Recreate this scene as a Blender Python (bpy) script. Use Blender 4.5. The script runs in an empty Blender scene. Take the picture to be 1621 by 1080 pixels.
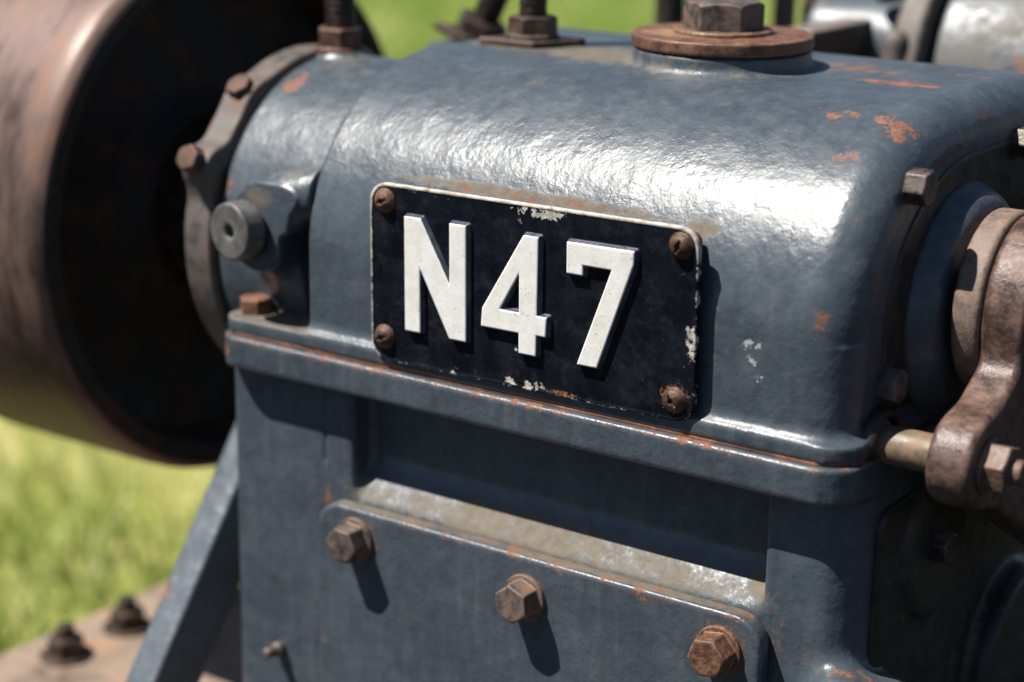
import bpy, math, random
import numpy as np
import openvdb as vdb
from mathutils import Vector, Matrix, Quaternion

random.seed(7)
RNG = np.random.default_rng(11)
scene = bpy.context.scene
COL = scene.collection
MM = 0.001

# ------------------------------------------------------------------ camera, sky, sun, exposure
def camera():
    yaw, pitch, roll = (math.radians(a) for a in (35.0, 16.0, 0.8))
    f = Vector((-math.sin(yaw) * math.cos(pitch), math.cos(yaw) * math.cos(pitch), -math.sin(pitch)))
    r = f.cross(Vector((0, 0, 1))).normalized()
    u = r.cross(f)
    c, s = math.cos(roll), math.sin(roll)
    right, up = c * r + s * u, -s * r + c * u
    cd = bpy.data.cameras.new("camera")
    cam = bpy.data.objects.new("camera", cd)
    COL.objects.link(cam)
    m = Matrix((right, up, -f)).transposed().to_4x4()
    m.translation = Vector((0.4364, -0.6384, 0.2050))
    cam.matrix_world = m
    cd.sensor_width = 36.0
    cd.lens = 68.85
    cd.clip_start, cd.clip_end = 0.05, 400.0
    cd.dof.use_dof = True
    cd.dof.focus_distance = 0.784
    cd.dof.aperture_fstop = 4.4
    cd.dof.aperture_blades = 9
    scene.camera = cam
camera()

SUN_DIR = Vector((-0.36, -0.375, 0.86)).normalized()      # towards the sun
w = bpy.data.worlds.new("World")
scene.world = w
w.use_nodes = True
nt = w.node_tree
bg = nt.nodes["Background"]
sky = nt.nodes.new("ShaderNodeTexSky")
sky.sky_type = 'NISHITA'
sky.sun_disc = False
sky.sun_elevation = math.asin(SUN_DIR.z)
sky.air_density = 0.65
sky.dust_density = 0.3
sky.sun_rotation = math.atan2(SUN_DIR.x, SUN_DIR.y)
nt.links.new(sky.outputs[0], bg.inputs[0])
bg.inputs[1].default_value = 0.05

sd = bpy.data.lights.new("sun", 'SUN')
sd.energy = 5.0
sd.angle = math.radians(0.5)
sd.color = (1.0, 0.955, 0.89)
sun = bpy.data.objects.new("sun", sd)
sun.rotation_euler = (-SUN_DIR).to_track_quat('-Z', 'Y').to_euler()
sun.location = SUN_DIR * 5
COL.objects.link(sun)

scene.view_settings.view_transform = 'Standard'
scene.view_settings.look = 'None'
scene.view_settings.exposure = 0.7
scene.view_settings.gamma = 1.0

# ------------------------------------------------------------------ node helpers
class NT:
    def __init__(s, name):
        s.m = bpy.data.materials.new(name)
        s.m.use_nodes = True
        s.t = s.m.node_tree
        s.t.nodes.clear()
        s.out = s.n("ShaderNodeOutputMaterial")
        tc = s.n("ShaderNodeTexCoord")
        s.mm = s.vm('SCALE', tc.outputs["Object"], scale=1000.0)     # object coordinates in millimetres
    def n(s, t, **kw):
        x = s.t.nodes.new(t)
        for k, v in kw.items():
            setattr(x, k, v)
        return x
    def put(s, sock, v):
        if isinstance(v, bpy.types.NodeSocket):
            s.t.links.new(v, sock)
        elif isinstance(v, (tuple, list)) and len(v) == 3 and sock.type == 'RGBA':
            sock.default_value = (*v, 1.0)
        else:
            sock.default_value = v
    def vm(s, op, a, b=None, scale=None):
        x = s.n("ShaderNodeVectorMath", operation=op)
        s.put(x.inputs[0], a)
        if b is not None: s.put(x.inputs[1], b)
        if scale is not None: s.put(x.inputs["Scale"], scale)
        return x.outputs[0]
    def math(s, op, a, b=0.0, c=0.0, clamp=False):
        x = s.n("ShaderNodeMath", operation=op, use_clamp=clamp)
        s.put(x.inputs[0], a); s.put(x.inputs[1], b); s.put(x.inputs[2], c)
        return x.outputs[0]
    def noise(s, wave, detail=3.0, rough=0.55, dist=0.0, vec=None, off=None):
        x = s.n("ShaderNodeTexNoise", noise_dimensions='3D')
        v = vec if vec is not None else s.mm
        if off: v = s.vm('ADD', v, off)
        s.put(x.inputs["Vector"], v)
        s.put(x.inputs["Scale"], 1.0 / wave)
        s.put(x.inputs["Detail"], detail)
        s.put(x.inputs["Roughness"], rough)
        s.put(x.inputs["Distortion"], dist)
        return x.outputs["Fac"]
    def step(s, v, a, b):                       # linear ramp a -> b, clamped
        x = s.n("ShaderNodeMapRange", clamp=True)
        s.put(x.inputs[0], v); s.put(x.inputs[1], a); s.put(x.inputs[2], b)
        return x.outputs[0]
    def mix(s, f, a, b):
        x = s.n("ShaderNodeMix", data_type='RGBA')
        s.put(x.inputs[0], f); s.put(x.inputs[6], a); s.put(x.inputs[7], b)
        return x.outputs[2]
    def mixf(s, f, a, b):
        x = s.n("ShaderNodeMix", data_type='FLOAT')
        s.put(x.inputs[0], f); s.put(x.inputs[2], a); s.put(x.inputs[3], b)
        return x.outputs[0]
    def attr(s, name):
        return s.n("ShaderNodeAttribute", attribute_name=name).outputs["Fac"]
    def rnd(s):
        return s.n("ShaderNodeObjectInfo").outputs["Random"]
    def bump(s, h, dist_mm, strength=1.0, normal=None):
        x = s.n("ShaderNodeBump")
        s.put(x.inputs["Height"], h)
        x.inputs["Distance"].default_value = dist_mm * MM
        x.inputs["Strength"].default_value = strength
        if normal is not None: s.put(x.inputs["Normal"], normal)
        return x.outputs[0]
    def bsdf(s, color, rough, metal=0.0, normal=None, spec=0.5, coat=0.0, coat_rough=0.2):
        b = s.n("ShaderNodeBsdfPrincipled")
        s.put(b.inputs["Base Color"], color); s.put(b.inputs["Roughness"], rough)
        s.put(b.inputs["Metallic"], metal); s.put(b.inputs["Specular IOR Level"], spec)
        s.put(b.inputs["Coat Weight"], coat); s.put(b.inputs["Coat Roughness"], coat_rough)
        if normal is not None: s.put(b.inputs["Normal"], normal)
        s.t.links.new(b.outputs[0], s.out.inputs[0])
        return b

# ------------------------------------------------------------------ materials
def mat_paint(name="grey_painted_iron", tint=(1, 1, 1), chips=1.0):
    t = NT(name)
    big, mid = t.noise(38, 4), t.noise(7, 5, 0.6)
    fine = t.noise(1.6, 3, 0.6)
    rust_a, dust_a, edge_a, chip_a, scuff_a = (t.attr(k) for k in ("rust", "dust", "edge", "chip", "scuff"))
    lo = tuple(a * b for a, b in zip((0.039, 0.051, 0.064), tint))
    hi = tuple(a * b for a, b in zip((0.069, 0.088, 0.106), tint))
    col = t.mix(t.step(t.math('ADD', t.math('MULTIPLY', big, .55), t.math('MULTIPLY', mid, .45)), .33, .67), lo, hi)
    # chalky bleached film
    col = t.mix(t.math('MULTIPLY', t.step(t.noise(16, 6, .65, off=(31, 7, 3)), .50, .80), .34), col, (0.145, 0.160, 0.168))
    # grime specks in the pits of the casting
    col = t.mix(t.math('MULTIPLY', t.step(t.noise(2.6, 4, .7, off=(5, 50, 9)), .60, .70), .5), col, (0.030, 0.034, 0.034))
    st = t.noise(5, 4, .6, vec=t.vm('MULTIPLY', t.mm, (1.0, 1.0, .07)))
    col = t.mix(t.math('MULTIPLY', t.step(st, .54, .72), .32), col, (0.026, 0.030, 0.032))
    col = t.mix(t.math('MULTIPLY', t.step(st, .44, .30), .22), col, (0.15, 0.16, 0.155))
    # dust lying in corners and on ledges
    dn = t.math('ADD', t.math('MULTIPLY', mid, .9), t.math('MULTIPLY', fine, .6))
    dust = t.step(t.math('ADD', dust_a, t.math('MULTIPLY', t.math('SUBTRACT', dn, 1.0), 1.5)), 0.0, 0.62)
    dust = t.math('MULTIPLY', dust, .88)
    dcol = t.mix(t.noise(5, 4, .6, off=(2, 2, 8)), (0.060, 0.047, 0.032), (0.22, 0.178, 0.122))
    col = t.mix(dust, col, dcol)
    # bleached scuffs
    scf = t.step(t.math('ADD', scuff_a, t.math('MULTIPLY', t.math('SUBTRACT', t.noise(3.0, 5, .7), .5), 2.2)), .55, .85)
    col = t.mix(t.math('MULTIPLY', scf, .8), col, (0.42, 0.44, 0.43))
    # worn edges: primer and bright metal
    en = t.math('MULTIPLY', t.math('SUBTRACT', t.noise(4.5, 5, .7, off=(9, 1, 4)), .5), 2.3)
    worn = t.step(t.math('ADD', edge_a, en), .80, 1.02)
    wcol = t.mix(t.step(t.noise(6, 3, .6, off=(70, 0, 0)), .45, .6), (0.26, 0.27, 0.27), (0.30, 0.115, 0.050))
    col = t.mix(worn, col, wcol)
    # rust where the paint has gone
    rn = t.math('ADD', t.math('MULTIPLY', t.math('SUBTRACT', mid, .5), 1.9), t.math('MULTIPLY', t.math('SUBTRACT', fine, .5), 1.1))
    spk = t.math('MULTIPLY', t.math('MAXIMUM', t.step(t.noise(9, 6, .75, off=(13, 3, 77)), .695, .75), t.step(t.noise(3.6, 4, .7, off=(83, 3, 7)), .70, .75)), chips)
    rust = t.math('MAXIMUM', t.step(t.math('ADD', rust_a, rn), .50, .68), t.math('MULTIPLY', spk, .85))
    rcol = t.mix(t.step(t.noise(4.5, 6, .8, off=(0, 44, 0)), .36, .64), (0.070, 0.033, 0.024), (0.29, 0.135, 0.085))
    rcol = t.mix(t.step(t.math('ADD', rust_a, rn), .95, .62), rcol, (0.20, 0.075, 0.038))
    halo = t.step(t.math('ADD', rust_a, t.math('MULTIPLY', rn, .6)), .28, .55)
    col = t.mix(t.math('MULTIPLY', halo, .38), col, (0.115, 0.066, 0.042))
    col = t.mix(rust, col, rcol)
    # chips down to pale filler
    ch = t.step(t.math('ADD', chip_a, t.math('MULTIPLY', t.math('SUBTRACT', t.noise(4.0, 5, .7, off=(1, 8, 2)), .5), 2.4)), .62, .72)
    col = t.mix(ch, col, t.mix(mid, (0.50, 0.53, 0.54), (0.28, 0.30, 0.31)))
    rough = t.math('ADD', t.math('MULTIPLY', mid, .16), .245)
    gl = t.step(t.noise(24, 5, .6, off=(60, 60, 6)), .36, .66)
    rough = t.math('ADD', rough, t.math('MULTIPLY', gl, .11))
    rough = t.mixf(dust, rough, .85)
    rough = t.mixf(t.math('MAXIMUM', rust, t.math('MULTIPLY', ch, .7)), rough, .82)
    # cast skin: hammered lumps, pits, chipped paint steps
    lump = t.noise(2.6, 4, .62, .15)
    pits = t.step(t.noise(2.6, 4, .7, off=(5, 50, 9)), .56, .70)
    h = t.math('ADD', t.math('MULTIPLY', lump, 1.0), t.math('MULTIPLY', t.noise(.8, 2, .5), .16))
    h = t.math('SUBTRACT', h, t.math('MULTIPLY', pits, .18))
    h = t.math('SUBTRACT', h, t.math('MULTIPLY', rust, t.math('ADD', .12, t.math('MULTIPLY', fine, .25))))
    h = t.math('ADD', h, t.math('MULTIPLY', dust, t.math('MULTIPLY', fine, .35)))
    h = t.math('ADD', h, t.math('ADD', t.math('MULTIPLY', t.noise(13, 2, .5), 1.3), t.math('MULTIPLY', t.noise(5.2, 3, .55, off=(3, 3, 90)), .9)))
    relief = t.math('ADD', .45, t.math('MULTIPLY', t.step(t.noise(19, 4, .6, off=(6, 90, 41)), .35, .68), .75))
    hb = t.math('MULTIPLY', h, relief)
    t.bsdf(col, rough, 0.0, t.bump(hb, .23), spec=.62)
    return t.m

def mat_rust(name, dark, mid_c, light, metal=.35, rough=(.42, .8), wave=6.0, relief=.25, streak=None):
    t = NT(name)
    v = t.mm
    if streak: v = t.vm('MULTIPLY', t.mm, streak)
    r = t.n("ShaderNodeObjectInfo").outputs["Random"]
    offv = t.n("ShaderNodeCombineXYZ")
    t.put(offv.inputs[0], t.math('MULTIPLY', r, 300.0)); t.put(offv.inputs[1], t.math('MULTIPLY', r, 170.0))
    v = t.vm('ADD', v, offv.outputs[0])
    a, b, c = t.noise(wave, 5, .65, vec=v), t.noise(wave * .28, 4, .65, vec=v), t.noise(wave * 3, 3, .5, vec=v)
    f = t.math('ADD', t.math('MULTIPLY', a, .6), t.math('ADD', t.math('MULTIPLY', b, .25), t.math('MULTIPLY', c, .15)))
    f = t.math('ADD', f, t.math('MULTIPLY', t.math('SUBTRACT', r, .5), .15))
    col = t.mix(t.step(f, .36, .52), dark, mid_c)
    col = t.mix(t.step(f, .53, .66), col, light)
    col = t.mix(t.math('MULTIPLY', t.step(t.attr("edge"), .25, .9), .5), col, (0.34, 0.28, 0.245))
    col = t.mix(t.math('MULTIPLY', t.step(t.math('ADD', t.attr("dust"), t.math('SUBTRACT', b, .5)), .3, .8), .8), col, (0.34, 0.215, 0.11))
    ro = t.mixf(t.step(f, .40, .62), rough[0], rough[1])
    h = t.math('ADD', t.math('MULTIPLY', b, 1.0), t.math('MULTIPLY', a, .8))
    t.bsdf(col, ro, t.mixf(t.step(f, .42, .60), metal, .05), t.bump(h, relief), spec=.45)
    return t.m

def mat_enamel():
    t = NT("black_enamel")
    a, b = t.noise(14, 5, .65), t.noise(1.5, 4, .7)
    col = t.mix(t.step(a, .38, .68), (0.0030, 0.0042, 0.0072), (0.0085, 0.0112, 0.0170))
    sp = t.math('MAXIMUM', t.step(t.noise(1.5, 5, .8, off=(4, 4, 4)), .63, .76), t.step(t.noise(.75, 3, .7, off=(14, 4, 4)), .70, .80))
    col = t.mix(t.math('MULTIPLY', sp, t.math('MULTIPLY', t.step(a, .25, .6), .8)), col, (0.17, 0.175, 0.175))
    col = t.mix(t.math('MULTIPLY', t.step(t.noise(9, 6, .75, off=(40, 4, 4)), .5, .8), .35), col, (0.055, 0.060, 0.070))
    sv = t.vm('MULTIPLY', t.mm, (1.0, 1.0, .09))
    scr = t.step(t.noise(1.2, 3, .6, vec=sv), .71, .77)
    col = t.mix(t.math('MULTIPLY', scr, .28), col, (0.2, 0.2, 0.2))
    ca = t.attr("chip")
    cn = t.math('ADD', t.math('MULTIPLY', t.math('SUBTRACT', t.noise(5.5, 6, .7), .5), 2.1), t.math('MULTIPLY', t.math('SUBTRACT', b, .5), .6))
    ch = t.step(t.math('ADD', ca, cn), .58, .66)
    ccol = t.mix(t.step(t.noise(5, 5, .6, off=(6, 0, 0)), .40, .62), (0.60, 0.565, 0.50), (0.33, 0.30, 0.26))
    ccol = t.mix(t.step(t.noise(4, 4, .7, off=(0, 9, 30)), .60, .68), ccol, (0.34, 0.13, 0.045))
    col = t.mix(ch, col, ccol)
    ra = t.attr("rust")
    ru = t.step(t.math('ADD', ra, t.math('MULTIPLY', t.math('SUBTRACT', b, .5), 1.8)), .5, .75)
    col = t.mix(ru, col, t.mix(b, (0.10, 0.045, 0.022), (0.30, 0.14, 0.07)))
    h = t.math('SUBTRACT', t.math('MULTIPLY', t.noise(5, 3, .5), .8), t.math('MULTIPLY', ch, .35))
    h = t.math('ADD', h, t.math('MULTIPLY', b, .12))
    ro = t.mixf(t.math('MAXIMUM', ch, ru), t.math('ADD', .10, t.math('MULTIPLY', a, .20)), .75)
    t.bsdf(col, ro, 0, t.bump(h, .09), spec=.25)
    return t.m

def mat_letter():
    t = NT("white_letter_enamel")
    a, b = t.noise(6, 5, .65), t.noise(1.1, 4, .7)
    col = t.mix(t.step(a, .35, .7), (0.84, 0.825, 0.77), (0.70, 0.68, 0.62))
    sp = t.math('MAXIMUM', t.step(t.noise(1.9, 5, .8, off=(4, 14, 4)), .61, .67), t.step(t.noise(.8, 3, .7, off=(9, 14, 4)), .69, .74))
    col = t.mix(t.math('MULTIPLY', sp, .85), col, (0.085, 0.065, 0.05))
    ra = t.attr("rust")
    ru = t.step(t.math('ADD', ra, t.math('MULTIPLY', t.math('SUBTRACT', b, .5), 2.0)), .5, .75)
    col = t.mix(t.math('MULTIPLY', ru, .9), col, (0.30, 0.16, 0.065))
    face = t.step(t.math('ADD', t.attr("face"), t.math('ADD', t.math('MULTIPLY', t.math('SUBTRACT', b, .5), .45), t.math('MULTIPLY', t.math('SUBTRACT', t.noise(3.2, 5, .7, off=(7, 7, 7)), .52), 1.1))), .40, .55)
    side = t.mix(t.step(a, .4, .7), (0.055, 0.056, 0.078), (0.13, 0.13, 0.17))
    col = t.mix(face, side, col)
    t.bsdf(col, t.mixf(face, .30, .45), 0, t.bump(t.math('ADD', a, t.math('MULTIPLY', b, .3)), .12), spec=.5)
    return t.m

PAINT = mat_paint()
PAINT_DARK = mat_paint("dark_painted_iron", (.62, .66, .70))
PAINT_LIGHT = mat_paint("pale_grey_painted_iron", (1.45, 1.4, 1.35))
RUST = mat_rust("rusted_steel", (0.070, 0.036, 0.024), (0.185, 0.085, 0.052), (0.36, 0.165, 0.080), metal=.2)
RUST_DARK = mat_rust("dark_oily_steel", (0.020, 0.015, 0.012), (0.055, 0.036, 0.026), (0.135, 0.075, 0.045), metal=.5, rough=(.35, .7))
BOLT = mat_rust("weathered_bolt_steel", (0.050, 0.041, 0.037), (0.115, 0.092, 0.080), (0.20, 0.115, 0.075), metal=.6, rough=(.34, .72), wave=5, relief=.16)
ARM = mat_rust("brown_rusted_forging", (0.050, 0.030, 0.024), (0.145, 0.088, 0.068), (0.29, 0.140, 0.072), metal=.15, rough=(.36, .7), wave=7, relief=.35)
COLLAR = mat_rust("worn_collar_steel", (0.075, 0.052, 0.040), (0.17, 0.125, 0.10), (0.25, 0.165, 0.115), metal=.15, rough=(.4, .7), wave=5, relief=.25)
BAR = mat_rust("black_bar_iron", (0.004, 0.004, 0.004), (0.007, 0.006, 0.006), (0.012, 0.010, 0.008), metal=0, rough=(.55, .8), wave=12)
PALE = mat_rust("pale_weathered_casting", (0.075, 0.062, 0.054), (0.145, 0.122, 0.108), (0.20, 0.12, 0.075), metal=.1, rough=(.5, .8), wave=8, relief=.22)
RIM = mat_rust("polished_brown_rim_steel", (0.060, 0.037, 0.029), (0.150, 0.094, 0.076), (0.25, 0.110, 0.052), metal=.40, rough=(.42, .58), wave=16, relief=.12, streak=(1, .3, .3))
WEB = mat_rust("black_greasy_iron", (0.010, 0.009, 0.008), (0.024, 0.018, 0.014), (0.085, 0.040, 0.020), metal=.0, rough=(.5, .8), wave=30, relief=.3)
SCREW = mat_rust("rusted_screw_steel", (0.040, 0.023, 0.016), (0.120, 0.058, 0.034), (0.26, 0.125, 0.065), metal=.25, rough=(.38, .7), wave=3.0, relief=.3)
FLANGE = mat_rust("rusty_grey_flange", (0.050, 0.043, 0.039), (0.120, 0.102, 0.092), (0.19, 0.098, 0.052), metal=.1, rough=(.45, .8), wave=9, relief=.22)
PLUG = mat_rust("dull_grey_steel", (0.085, 0.081, 0.077), (0.135, 0.130, 0.122), (0.20, 0.145, 0.095), metal=.2, rough=(.4, .65), wave=6, relief=.12)
BASE = mat_rust("rusted_bed_plate", (0.075, 0.048, 0.035), (0.26, 0.195, 0.145), (0.34, 0.185, 0.10), metal=0, rough=(.7, .9), wave=40, relief=.4)
GASKET = mat_rust("rusty_gasket", (0.03, 0.02, 0.016), (0.14, 0.06, 0.035), (0.42, 0.18, 0.09), metal=0, rough=(.7, .9), wave=14, relief=.2)
BRASS = mat_rust("dull_zinc_steel", (0.085, 0.066, 0.047), (0.15, 0.118, 0.085), (0.22, 0.135, 0.075), metal=.45, rough=(.38, .6), wave=6, relief=.15)
OILY_SHADED = mat_rust("oily_shade_darkened_iron", (0.014, 0.015, 0.018), (0.034, 0.028, 0.024), (0.090, 0.060, 0.038), metal=0, rough=(.30, .65), wave=13, relief=.3)  # oily iron, also darkened to carry the shade on end face and link bar
ENAMEL = mat_enamel()
LETTER = mat_letter()

# ------------------------------------------------------------------ signed distance modelling (all in mm)
class SDF:
    def __init__(s, lo, hi, h):
        s.lo, s.h = np.array(lo, np.float32), float(h)
        n = np.ceil((np.array(hi) - np.array(lo)) / h).astype(int) + 1
        ax = [np.float32(lo[i]) + np.float32(h) * np.arange(n[i], dtype=np.float32) for i in range(3)]
        s.X, s.Y, s.Z = ax[0][:, None, None], ax[1][None, :, None], ax[2][None, None, :]
        s.n = tuple(n)
    def box(s, lo, hi, r=0.0):
        c = [(a + b) / 2 for a, b in zip(lo, hi)]; e = [(b - a) / 2 - r for a, b in zip(lo, hi)]
        q = [np.abs(v - a) - b for v, a, b in zip((s.X, s.Y, s.Z), c, e)]
        o = np.sqrt(np.maximum(q[0], 0) ** 2 + np.maximum(q[1], 0) ** 2 + np.maximum(q[2], 0) ** 2)
        return o + np.minimum(np.maximum(np.maximum(q[0], q[1]), q[2]), 0) - r
    def cyl(s, axis, c, rad, a, b, r=0.0):              # capped cylinder along an axis; c = centre in the other two
        V = {'x': (s.X, s.Y, s.Z), 'y': (s.Y, s.X, s.Z), 'z': (s.Z, s.X, s.Y)}[axis]
        d = np.sqrt((V[1] - c[0]) ** 2 + (V[2] - c[1]) ** 2) - (rad - r)
        t = np.abs(V[0] - (a + b) / 2) - ((b - a) / 2 - r)
        return np.minimum(np.maximum(d, t), 0) + np.sqrt(np.maximum(d, 0) ** 2 + np.maximum(t, 0) ** 2) - r
    def cap(s, p, q, r0, r1=None):
        r1 = r0 if r1 is None else r1
        p, q = np.array(p, np.float32), np.array(q, np.float32); d = q - p; L = float(d @ d)
        t = np.clip(((s.X - p[0]) * d[0] + (s.Y - p[1]) * d[1] + (s.Z - p[2]) * d[2]) / L, 0, 1)
        return np.sqrt((s.X - p[0] - t * d[0]) ** 2 + (s.Y - p[1] - t * d[1]) ** 2 + (s.Z - p[2] - t * d[2]) ** 2) - (r0 + (r1 - r0) * t)
    def full(s, f):
        return np.ascontiguousarray(np.broadcast_to(f, s.n).astype(np.float32))
def smin(a, b, k):
    h = np.clip(.5 + .5 * (b - a) / k, 0, 1)
    return b + (a - b) * h - k * h * (1 - h)
def smax(a, b, k): return -smin(-a, -b, k)
def rmax(a, b, r):                                        # intersection with a true round of radius r
    return np.minimum(np.maximum(a, b), -r) + np.sqrt(np.maximum(a + r, 0) ** 2 + np.maximum(b + r, 0) ** 2)
def cap2d(A, B, p, q, r):
    d = (q[0] - p[0], q[1] - p[1]); L = d[0] ** 2 + d[1] ** 2
    t = np.clip(((A - p[0]) * d[0] + (B - p[1]) * d[1]) / L, 0, 1)
    return np.sqrt((A - p[0] - t * d[0]) ** 2 + (B - p[1] - t * d[1]) ** 2) - r
def poly2d(A, B, pts):                                    # exact signed distance to a polygon
    d = None; sgn = np.ones(np.broadcast(A, B).shape, np.float32); n = len(pts)
    for i in range(n):
        p, q = pts[i], pts[i - 1]
        ex, ey = q[0] - p[0], q[1] - p[1]; wx, wy = A - p[0], B - p[1]
        t = np.clip((wx * ex + wy * ey) / (ex * ex + ey * ey), 0, 1)
        dd = (wx - ex * t) ** 2 + (wy - ey * t) ** 2
        d = dd if d is None else np.minimum(d, dd)
        c1, c2, c3 = B >= p[1], B < q[1], ex * wy > ey * wx
        flip = (c1 & c2 & c3) | (~c1 & ~c2 & ~c3)
        sgn = np.where(flip, -sgn, sgn)
    return sgn * np.sqrt(d)
def extrude(d2, t, half, r=0.0):
    return rmax(d2, np.abs(t) - half, max(r, 1e-3))

def vnoise(P, wave, seed=0):                              # smooth value noise at points, 0..1
    Q = P / wave + seed * 17.31
    i = np.floor(Q).astype(np.int64); f = Q - i; f = f * f * (3 - 2 * f)
    def hsh(a, b, c):
        v = np.sin(a * 127.1 + b * 311.7 + c * 74.7 + seed) * 43758.5453
        return v - np.floor(v)
    o = 0
    for dx in (0, 1):
        for dy in (0, 1):
            for dz in (0, 1):
                o = o + hsh(i[:, 0] + dx, i[:, 1] + dy, i[:, 2] + dz) * np.abs(1 - dx - f[:, 0]) * np.abs(1 - dy - f[:, 1]) * np.abs(1 - dz - f[:, 2])
    return o

def sdf_mesh(name, S, f, material, wear=True, attrs=None, cull=None, edge_gain=1.0):
    g = vdb.FloatGrid(); g.copyFromArray(S.full(f))
    p, q = g.convertToQuads(isovalue=0)
    p = np.asarray(p, np.float64) * S.h + S.lo; q = np.asarray(q, np.int64)
    # orientation
    a, b, c, d = (p[q[:, k]] for k in range(4))
    if (np.cross(c - a, d - b) * (a + b + c + d)).sum() < 0: q = q[:, ::-1]
    if cull is not None:
        keep = ~cull(p[q].mean(1)); q = q[keep]
        u, inv = np.unique(q, return_inverse=True); p = p[u]; q = inv.reshape(-1, 4)
    me = bpy.data.meshes.new(name)
    me.vertices.add(len(p)); me.vertices.foreach_set("co", (p * MM).astype(np.float32).ravel())
    me.loops.add(len(q) * 4); me.loops.foreach_set("vertex_index", q.astype(np.int32).ravel())
    me.polygons.add(len(q)); me.polygons.foreach_set("loop_start", np.arange(0, len(q) * 4, 4, dtype=np.int32))
    me.polygons.foreach_set("use_smooth", np.ones(len(q), bool))
    me.update(calc_edges=True)
    me.materials.append(material)
    A = dict(attrs(p) if attrs else {})
    if wear:                                              # convex edges wear, hollows hold dirt: from the shape itself
        fn = np.cross(p[q[:, 2]] - p[q[:, 0]], p[q[:, 3]] - p[q[:, 1]])
        vn = np.zeros_like(p)
        for k in range(4): np.add.at(vn, q[:, k], fn)
        vn /= np.linalg.norm(vn, axis=1, keepdims=True) + 1e-12
        e = np.concatenate([q[:, [0, 1]], q[:, [1, 2]], q[:, [2, 3]], q[:, [3, 0]]])
        def avg(v):
            s = np.zeros_like(v); n = np.zeros(len(p))
            np.add.at(s, e[:, 0], v[e[:, 1]]); np.add.at(n, e[:, 0], 1)
            np.add.at(s, e[:, 1], v[e[:, 0]]); np.add.at(n, e[:, 1], 1)
            n = np.maximum(n, 1)
            return s / (n[:, None] if v.ndim == 2 else n)
        k = -((avg(avg(p)) - p) * vn).sum(1) / S.h
        for _ in range(2): k = .5 * k + .5 * avg(k)
        ed = np.clip(k * 2.6 * edge_gain, 0, 1); cv = np.clip(-k * 2.8, 0, 1)
        A["edge"] = np.maximum(A.get("edge", 0), ed)
        up = np.clip(vn[:, 2] * 1.2 + .35, 0, 1)
        A["dust"] = np.clip(A.get("dust", 0) + cv * (.35 + .5 * up), 0, 1.2)
    for k, v in A.items():
        at = me.attributes.new(k, 'FLOAT', 'POINT')
        at.data.foreach_set("value", np.broadcast_to(np.asarray(v, np.float32), (len(p),)).astype(np.float32).ravel())
    return me

def link(name, me, parent=None, loc=None, quat=None):
    o = bpy.data.objects.new(name, me)
    COL.objects.link(o)
    if parent is not None: o.parent = parent
    if loc is not None: o.location = Vector(loc) * MM
    if quat is not None:
        o.rotation_mode = 'QUATERNION'; o.rotation_quaternion = quat
    return o
def aim(d, spin=0.0):                                     # +Z of the mesh to direction d, turned about it by spin degrees
    return Vector(d).to_track_quat('Z', 'X') @ Quaternion((0, 0, 1), math.radians(spin))
def thing(name, label, cat, loc, group=None):
    o = bpy.data.objects.new(name, None); COL.objects.link(o)
    o.location = Vector(loc) * MM; o["label"] = label; o["category"] = cat
    if group: o["group"] = group
    return o
def blobs(p, L):                                          # soft patches: (x, y, z, rx, ry, rz, amount)
    v = np.zeros(len(p))
    for x, y, z, rx, ry, rz, a in L:
        d = ((p[:, 0] - x) / rx) ** 2 + ((p[:, 1] - y) / ry) ** 2 + ((p[:, 2] - z) / rz) ** 2
        v = np.maximum(v, a * np.clip(1.25 - d, 0, 1))
    return v

# ------------------------------------------------------------------ the ground
def plain(name, verts, faces, material, parent=None, smooth=False):
    me = bpy.data.meshes.new(name); me.from_pydata(verts, [], faces); me.update()
    me.materials.append(material)
    if smooth: me.polygons.foreach_set("use_smooth", np.ones(len(me.polygons), bool))
    return link(name, me, parent)

GZ = -0.43
def ground():
    t = NT("meadow_and_darkened_ground")
    v = t.vm('SCALE', t.mm, scale=.001)
    a = t.noise(.5, 5, .6, vec=v); b = t.noise(.06, 5, .7, vec=v)
    col = t.mix(t.step(a, .35, .65), (0.014, 0.014, 0.012), (0.028, 0.025, 0.019))
    col = t.mix(t.step(b, .45, .7), col, (0.012, 0.013, 0.010))
    # unseen ground round the engine blackened to cut bounce light, meadow on one side
    sep = t.n("ShaderNodeSeparateXYZ"); t.put(sep.inputs[0], v)
    q = t.math('ADD', t.math('MULTIPLY', sep.outputs[0], -1.0), t.math('MULTIPLY', sep.outputs[1], .1))
    q2 = t.math('ADD', t.math('ADD', t.math('MULTIPLY', sep.outputs[0], .62), sep.outputs[1]), .78)
    far = t.step(t.math('ADD', t.math('MINIMUM', q, q2), t.math('MULTIPLY', a, .2)), .44, .54)
    away = t.step(sep.outputs[0], -1.3, -2.2)
    col = t.mix(far, col, t.mix(away, t.mix(t.step(t.noise(.22, 4, .6, vec=v), .42, .60), (0.26, 0.30, 0.07), t.mix(t.step(b, .4, .65), (0.33, 0.33, 0.10), (0.50, 0.44, 0.21))), (0.13, 0.19, 0.03)))
    t.bsdf(col, .95, 0, t.bump(b, 30), spec=.1)
    s = 120.0
    o = plain("ground", [(-s, -s, GZ), (s, -s, GZ), (s, s, GZ), (-s, s, GZ)], [(0, 1, 2, 3)], t.m)
    o["kind"] = "structure"
ground()

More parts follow.
